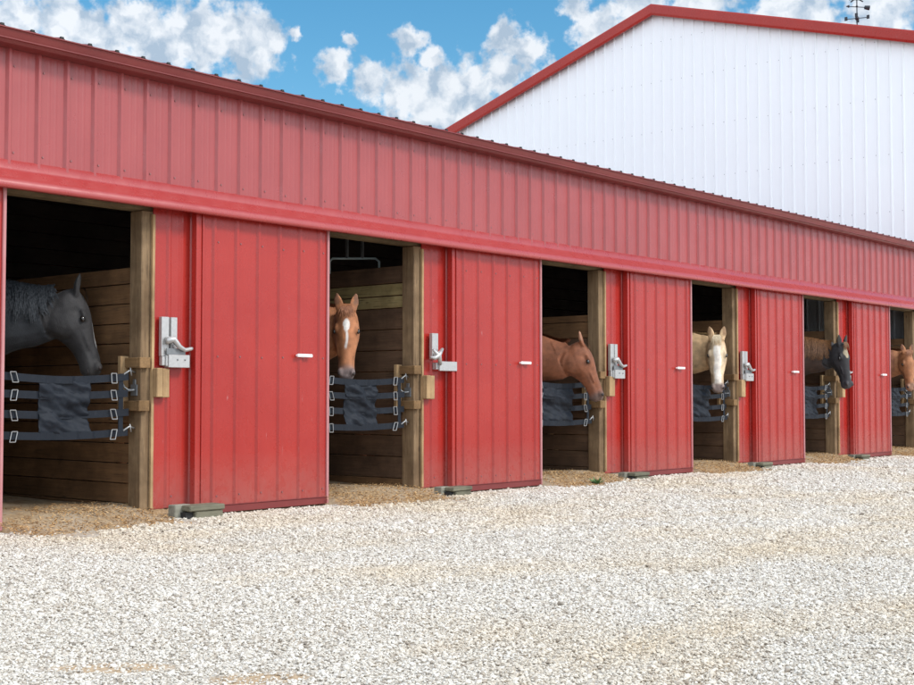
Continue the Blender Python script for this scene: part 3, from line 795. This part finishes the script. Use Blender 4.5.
    for s in (-1, 1):
        e = BM(); ball(e, Matrix.Translation(H(.196, -.024, s*.103)) @ Rh @ Matrix.Diagonal((.023*k, .016*k, .013*k, 1)), 3); obj('eye', e, M['eye'], root, smooth=True)
        e = BM(); ball(e, Matrix.Translation(H(.570, -.022, s*.060)) @ Rh @ Matrix.Diagonal((.019*k, .016*k, .017*k, 1)), 2); obj('nostril', e, M['nostril'], root, smooth=True)
    e = BM(); tube(e, [H(.555, -.108, -.062), H(.590, -.112, -.05), H(.615, -.112, 0), H(.590, -.112, .05), H(.555, -.108, .062)], .005*k, 6); obj('mouth', e, M['nostril'], root, smooth=True)
    if mane is not None:
        hb_ = BM(); rs = random.Random(len(label))
        def ribbon(pts, w, side):
            prev = None
            for i, p in enumerate(pts):
                ww = w*(1 - .75*(i/(len(pts)-1))**2)
                r = (hb_.verts.new(p - side*ww), hb_.verts.new(p + side*ww))
                if prev: hb_.faces.new((prev[0], prev[1], r[1], r[0]))
                prev = r
        for cl in range(95):
          tc0 = .22 + .78*(cl + rs.random())/95; cdr = rs.uniform(-.10, .02); cln = manelen*rs.uniform(.75, 1.15); cph = rs.uniform(0, 6.3); camp = rs.uniform(.006, .016)
          for i in range(9):
            t = min(.999, max(.2, tc0 + rs.uniform(-.012, .012))); f = t*14; i0 = min(13, int(f)); fr = f - i0
            c = frames[i0][0].lerp(frames[i0+1][0], fr); T = frames[i0][1]; Ls = frames[i0][2]; U = frames[i0][3]
            hh_ = frames[i0][4]*(1-fr) + frames[i0+1][4]*fr; hw = frames[i0][5]*(1-fr) + frames[i0+1][5]*fr
            L_h = cln*rs.uniform(.85, 1.1)*(1 - .55*max(0, (t-.82)/.18)); pts = []; off = rs.uniform(.006, .026); conv = rs.uniform(-.014, .014)
            for j in range(11):
                q = j/10; th = min(q*L_h/hh_, 1.9)
                w = hw*(1 - .30*max(0, math.cos(th))**1.5)
                p = c + U*(hh_*math.cos(th) + off) + Ls*mside*(w*math.sin(th) + off) + T*(cdr*q + camp*math.sin(cph + q*9)*q + conv*(1-q*.8))
                pts.append(p)
            ribbon(pts, rs.uniform(.003, .0065), (T + U*.001).normalized())
        obj('mane', hb_, mane, root)
        hb_ = BM()
        for i in range(70):       # forelock
            s0 = rs.uniform(-.035, .035); pts = []; ln = rs.uniform(.06, .13); sw = rs.uniform(-.03, .03)
            for j in range(7):
                q = j/6; pts.append(H(-.03 + q*ln, .034 + .018*math.sin(q*math.pi) + rs.uniform(0, .003) + (.012 if q < .4 else .008), s0*(1+q*.4) + sw*q))
            ribbon(pts, rs.uniform(.002, .005), l)
        obj('forelock', hb_, mane, root)
        hb_ = BM()
        for i in range(60):
            x0 = Vector((-1.53, rjit(.03), 1.28*bs)); pts = [x0, x0 + Vector((-.08, rjit(.02), -.08)), x0 + Vector((-.11, rjit(.05), -.4)), x0 + Vector((-.08, rjit(.07), -.8))]
            ribbon(pts, .012, Vector((0, 1, 0)))
        obj('tail', hb_, mane, root)
    tag(root, label, 'horse', group)
    return root

def mixc(c, m, col):
    m = np.clip(m, 0, 1)[:, None]; return c*(1-m) + np.array(col)*m
def sm(x, a, b): t = np.clip((x-a)/(b-a), 0, 1); return t*t*(3-2*t)
def coatfn(base, muzzle=(.05, .04, .04), blaze=None, bw=.02, b0=.10, b1=.42, inner=(.12, .07, .05), legs=None, mstart=.47, star=None, face=None, starc=(.85, .80, .74), neckc=None):
    def fn(t, d, s, head, co):
        c = np.tile(np.array(base, dtype=float), (len(t), 1))
        h = head.astype(float)
        if neckc is not None: c = mixc(c, sm(-t, -.3, .4)*(1-h) + (1-h)*.6, neckc)
        if face is not None: c = mixc(c, h*sm(d, -.10, .0)*sm(t, .02, .1), face)
        c = mixc(c, h*sm(t, mstart, mstart+.08), muzzle)
        top = sm(d, -.030, -.002) * h
        if blaze is not None: c = mixc(c, top*sm(bw - abs(s + .006*np.sin(t*30)), -.004, .004)*sm(t, b0, b0+.03)*(1-sm(t, b1, b1+.04)), blaze)
        if star is not None:
            st, rt, rs_ = star; rr = np.sqrt(((t-st)/rt)**2 + (s/rs_)**2) + .12*np.sin(t*60)*np.cos(s*70)
            c = mixc(c, top*(1-sm(rr, .85, 1.05)), starc)
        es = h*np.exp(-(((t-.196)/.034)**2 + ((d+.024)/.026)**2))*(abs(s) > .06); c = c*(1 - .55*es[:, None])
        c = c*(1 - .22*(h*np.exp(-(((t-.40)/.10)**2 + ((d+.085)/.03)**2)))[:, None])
        mo = np.array([mnoise.noise(Vector(q)*9)*.5 + mnoise.noise(Vector(q)*26)*.3 for q in co.tolist()]); c = c*(1 + .60*mo[:, None])
        ear = h*sm(-t, .02, .05)
        if inner is not None: c = mixc(c, ear*sm(d, .015, .035)*0 + ear*(abs(abs(s)-.085) < .022)*(d > -.02)*.8, inner)
        if legs is not None: c = mixc(c, sm(.55 - co[:, 2], 0, .15), legs)
        return c
    return fn
def uh(x, y): n_ = math.hypot(x, y); return (x/n_, y/n_)
def org(poll, hd_deg, back, side=0):
    hx, hy = math.cos(math.radians(hd_deg)), math.sin(math.radians(hd_deg))
    return (poll[0] - hx*back - hy*side, poll[1] - hy*back + hx*side)
D = math.radians
# 1 dark grey, side view
p = (.925, .55, 1.765); hd_ = -35
horse('horse', 'dark grey horse seen from the side with a wavy grey mane, in the leftmost doorway', org(p, hd_, 1.02), D(hd_), p, uh(.82, -.57), D(19), 1, 
      coatfn((.036, .034, .035), muzzle=(.045, .042, .041), blaze=(.75, .73, .70), bw=.016, b0=.23, b1=.40, inner=(.04, .04, .04), mstart=.46, neckc=(.020, .024, .030)), hair('grey_mane', (.006, .008, .011), (.070, .078, .088)), -1, hscale=1.04, manelen=.36, bs=1.10, earfwd=.5)
# 2 chestnut with star, facing viewer
p = (3.555, .30, 1.772)
horse('horse', 'chestnut horse with a white star facing the viewer, in the second doorway', (p[0]-.34, p[1]+.66), D(-62), p, uh(-.70, -.72), D(14), 1,
      coatfn((.42, .17, .075), muzzle=(.20, .15, .14), star=(.155, .056, .029), blaze=(.80, .72, .66), bw=.010, b0=.18, b1=.33, inner=(.20, .10, .06)), hair('chestnut_mane', (.22, .08, .035), (.40, .17, .08)), 1, hscale=1.05, manelen=.2, bs=1.06, earfwd=.05)
# 3 sorrel in profile, leaning out
p = (6.845, .0, 1.548); hd_ = -60
horse('horse', 'reddish brown horse in profile lowering its head past the post, in the third doorway', org(p, hd_, 1.05), D(hd_), p, uh(.54, -.84), D(23), 1,
      coatfn((.24, .085, .040), muzzle=(.17, .11, .09), inner=(.40, .2, .12), mstart=.49), hair('sorrel_mane', (.16, .06, .028), (.28, .11, .055)), 1, hscale=1.02, manelen=.2, bs=1.0, earfwd=.15)
# 4 palomino facing viewer
p = (9.80, .02, 1.712)
horse('horse', 'pale golden horse with a white face looking at the viewer, in the fourth doorway', (p[0]-.16, p[1]+1.02), D(-80), p, uh(-.84, -.54), D(12), 1,
      coatfn((.60, .40, .22), muzzle=(.24, .18, .16), face=(.72, .55, .36), blaze=(.88, .80, .70), bw=.040, b0=.08, b1=.50, inner=(.30, .17, .09)), hair('palomino_mane', (.55, .42, .26), (.78, .66, .46)), 1, hscale=1.10, manelen=.16, bs=1.05, earfwd=.05)
# 5 black with pale forehead
p = (13.03, -.20, 1.725); hd_ = -70
horse('horse', 'black horse with a pale forehead and brown mane, leaning out of the fifth doorway', org(p, hd_, 1.05, .0), D(hd_), p, uh(-.25, -.97), D(14), 1,
      coatfn((.030, .028, .030), muzzle=(.055, .05, .055), star=(.12, .085, .05), starc=(.40, .33, .22), inner=(.05, .04, .03), neckc=(.065, .030, .015)), hair('brown_mane', (.07, .030, .012), (.26, .12, .048)), -1, hscale=1.02, manelen=.40, bs=1.10, earfwd=.3)
# 6 chestnut at the frame edge
p = (15.71, -.10, 1.69); hd_ = -70
horse('horse', 'light chestnut horse cut off by the right edge of the photo, in the farthest doorway', org(p, hd_, 1.0), D(hd_), p, uh(-.72, -.70), D(16), 1,
      coatfn((.38, .16, .07), muzzle=(.36, .2, .13), inner=(.12, .05, .03), neckc=(.26, .10, .05)), hair('auburn_mane', (.2, .08, .04), (.36, .16, .08)), 1, hscale=1.0, manelen=.2, bs=1.05, earfwd=.05)

# ------------------------------------------------------------------ world
W = bpy.data.worlds.new('World'); S.world = W; W.use_nodes = True
t = W.node_tree; t.nodes.clear(); nn = t.nodes.new; L = t.links.new
SUN_EL, SUN_AZ = 40, 158          # azimuth of the light's origin measured from +Y clockwise
sky = nn('ShaderNodeTexSky'); sky.sky_type = 'NISHITA'; sky.sun_disc = False
sky.sun_elevation = D(SUN_EL); sky.sun_rotation = D(SUN_AZ); sky.air_density = 1.0; sky.dust_density = .4; sky.ozone_density = 2.2
hs = nn('ShaderNodeHueSaturation'); hs.inputs['Saturation'].default_value = 1.32; hs.inputs['Hue'].default_value = .485; L(sky.outputs[0], hs.inputs['Color'])
bs_ = nn('ShaderNodeBackground'); bs_.inputs[1].default_value = .108; L(hs.outputs[0], bs_.inputs[0])
tc = nn('ShaderNodeTexCoord')
def mth(op, a, b=None, c=None):
    x = nn('ShaderNodeMath'); x.operation = op
    for i, v in enumerate((a, b, c)):
        if v is None: continue
        if hasattr(v, 'links'): L(v, x.inputs[i])
        else: x.inputs[i].default_value = v
    return x.outputs[0]
def vm(op, a, b=None, sc=None):
    x = nn('ShaderNodeVectorMath'); x.operation = op
    for i, v in enumerate((a, b)):
        if v is None: continue
        if hasattr(v, 'links'): L(v, x.inputs[i])
        else: x.inputs[i].default_value = v
    if sc is not None: x.inputs['Scale'].default_value = sc
    return x
dirv = tc.outputs['Generated']
n1 = nn('ShaderNodeTexNoise'); n1.inputs['Scale'].default_value = 48; n1.inputs['Detail'].default_value = 6; n1.inputs['Roughness'].default_value = .58; L(dirv, n1.inputs['Vector'])
wv = vm('SCALE', vm('SUBTRACT', n1.outputs['Color'], (.5, .5, .5)).outputs[0], sc=.020).outputs[0]
wd_ = vm('ADD', dirv, wv).outputs[0]
blobs = [(0.5669,0.7803,0.2647,0.0150),(0.5900,0.7640,0.2610,0.0150),(0.5350,0.8020,0.2600,0.0140),(0.6150,0.7430,0.2640,0.0140),(0.7480,0.6230,0.2300,0.0150),(0.7300,0.6450,0.2200,0.0130),(0.4932,0.8277,0.2679,0.0138),(0.5194,0.8122,0.2657,0.0138),(0.5584,0.7835,0.2726,0.0107),(0.5753,0.7766,0.2567,0.0168),(0.5493,0.7947,0.2581,0.0107),(0.6049,0.7507,0.2656,0.0168),
(0.6255,0.7357,0.2598,0.0168),(0.6385,0.7229,0.2640,0.0092),(0.6772,0.6940,0.2444,0.0077),(0.6971,0.6770,0.2363,0.0092),(0.7131,0.6491,0.2650,0.0069),(0.7258,0.6404,0.2510,0.0069),
(0.7223,0.6544,0.2238,0.0168),(0.7410,0.6356,0.2166,0.0168),(0.7137,0.6618,0.2294,0.0115),(0.7329,0.6386,0.2346,0.0107),(0.7579,0.5961,0.2650,0.0092),(0.7708,0.5826,0.2577,0.0092),
(0.7603,0.6029,0.2417,0.0123),(0.7466,0.6207,0.2396,0.0077),(0.7838,0.5737,0.2376,0.0077),(0.7957,0.5411,0.2721,0.0107),(0.7837,0.5506,0.2876,0.0077),(0.8108,0.5115,0.2847,0.0153),
(0.8332,0.4744,0.2841,0.0153),(0.8682,0.4129,0.2751,0.0191),(0.8909,0.3631,0.2728,0.0168),(0.6808,0.6820,0.2671,0.0038),(0.6531,0.7085,0.2675,0.0031)]
acc = None
for bx, by, bz, br in blobs:
    d = vm('DISTANCE', wd_, (bx, by, bz)).outputs['Value']
    v = mth('SUBTRACT', 1.45, mth('DIVIDE', d, br*1.45))
    acc = v if acc is None else mth('MAXIMUM', acc, v)
nf = nn('ShaderNodeTexNoise'); nf.inputs['Scale'].default_value = 95; nf.inputs['Detail'].default_value = 7; nf.inputs['Roughness'].default_value = .54; L(dirv, nf.inputs['Vector'])
acc = mth('ADD', mth('MULTIPLY', acc, 1.15), mth('MULTIPLY', mth('SUBTRACT', nf.outputs['Fac'], .51), 2.6))
# unseen cloud added out of view, thick behind the viewpoint, for soft white light
sp = vm('MULTIPLY', dirv, (1, 1, 2.2)).outputs[0]
n2 = nn('ShaderNodeTexNoise'); n2.inputs['Scale'].default_value = 2.6; n2.inputs['Detail'].default_value = 8; n2.inputs['Roughness'].default_value = .55; L(sp, n2.inputs['Vector'])
dt = vm('DOT_PRODUCT', dirv, (.745, .632, .21)).outputs['Value']
cov = mth('MULTIPLY', mth('MINIMUM', mth('MAXIMUM', mth('SUBTRACT', .86, dt), 0), .5), 2.4)
gen = mth('ADD', mth('MULTIPLY', mth('SUBTRACT', n2.outputs['Fac'], .62), 6), mth('MULTIPLY', cov, 1.6))
gen = mth('SUBTRACT', gen, mth('MULTIPLY', mth('MAXIMUM', mth('SUBTRACT', dt, .86), 0), 100))
acc = mth('MAXIMUM', acc, gen)
mr = nn('ShaderNodeMapRange'); mr.interpolation_type = 'SMOOTHSTEP'; L(acc, mr.inputs[0]); mr.inputs[1].default_value = 0.0; mr.inputs[2].default_value = .85
n3 = nn('ShaderNodeTexNoise'); n3.inputs['Scale'].default_value = 60; n3.inputs['Detail'].default_value = 6; L(wd_, n3.inputs['Vector'])
cr = nn('ShaderNodeValToRGB'); L(n3.outputs['Fac'], cr.inputs[0]); e = cr.color_ramp.elements; e[0].position = .36; e[0].color = (.42, .52, .64, 1); e[1].position = .60; e[1].color = (.86, .89, .93, 1)
bc = nn('ShaderNodeBackground'); L(mth('ADD', .72, mth('MULTIPLY', mth('SUBTRACT', 1, dt), .62)), bc.inputs[1]); L(cr.outputs[0], bc.inputs[0])  # clouds away from the view made brighter to fill the light
mx = nn('ShaderNodeMixShader'); L(mth('MULTIPLY', mr.outputs[0], .93), mx.inputs[0]); L(bs_.outputs[0], mx.inputs[1]); L(bc.outputs[0], mx.inputs[2])
wo = nn('ShaderNodeOutputWorld'); L(mx.outputs[0], wo.inputs[0])

sl = bpy.data.lights.new('sun', 'SUN'); sl.energy = 1.5; sl.angle = D(13); sl.color = (1, .96, .90)
so = bpy.data.objects.new('sun', sl); link(so)
sd = Vector((math.sin(D(SUN_AZ))*math.cos(D(SUN_EL)), math.cos(D(SUN_AZ))*math.cos(D(SUN_EL)), math.sin(D(SUN_EL))))
so.rotation_euler = sd.to_track_quat('Z', 'Y').to_euler()

# ------------------------------------------------------------------ camera
cam = bpy.data.cameras.new('camera'); co_ = bpy.data.objects.new('camera', cam); link(co_)
f = Vector((.76177692, .64646433, .04218748)); r = Vector((.64705001, -.76244750, -.00029973)); u = Vector((-.03197197, -.02752574, .99910967))
co_.matrix_world = Matrix(((r.x, u.x, -f.x, -4.7688), (r.y, u.y, -f.y, -8.0732), (r.z, u.z, -f.z, .9705), (0, 0, 0, 1)))
cam.sensor_width = 36; cam.lens = 1306.06/914*36; cam.clip_end = 2000; cam.clip_start = .05
S.camera = co_
S.view_settings.view_transform = 'Standard'; S.view_settings.look = 'None'; S.view_settings.exposure = .58; S.view_settings.gamma = 1
S.cycles.max_bounces = 8
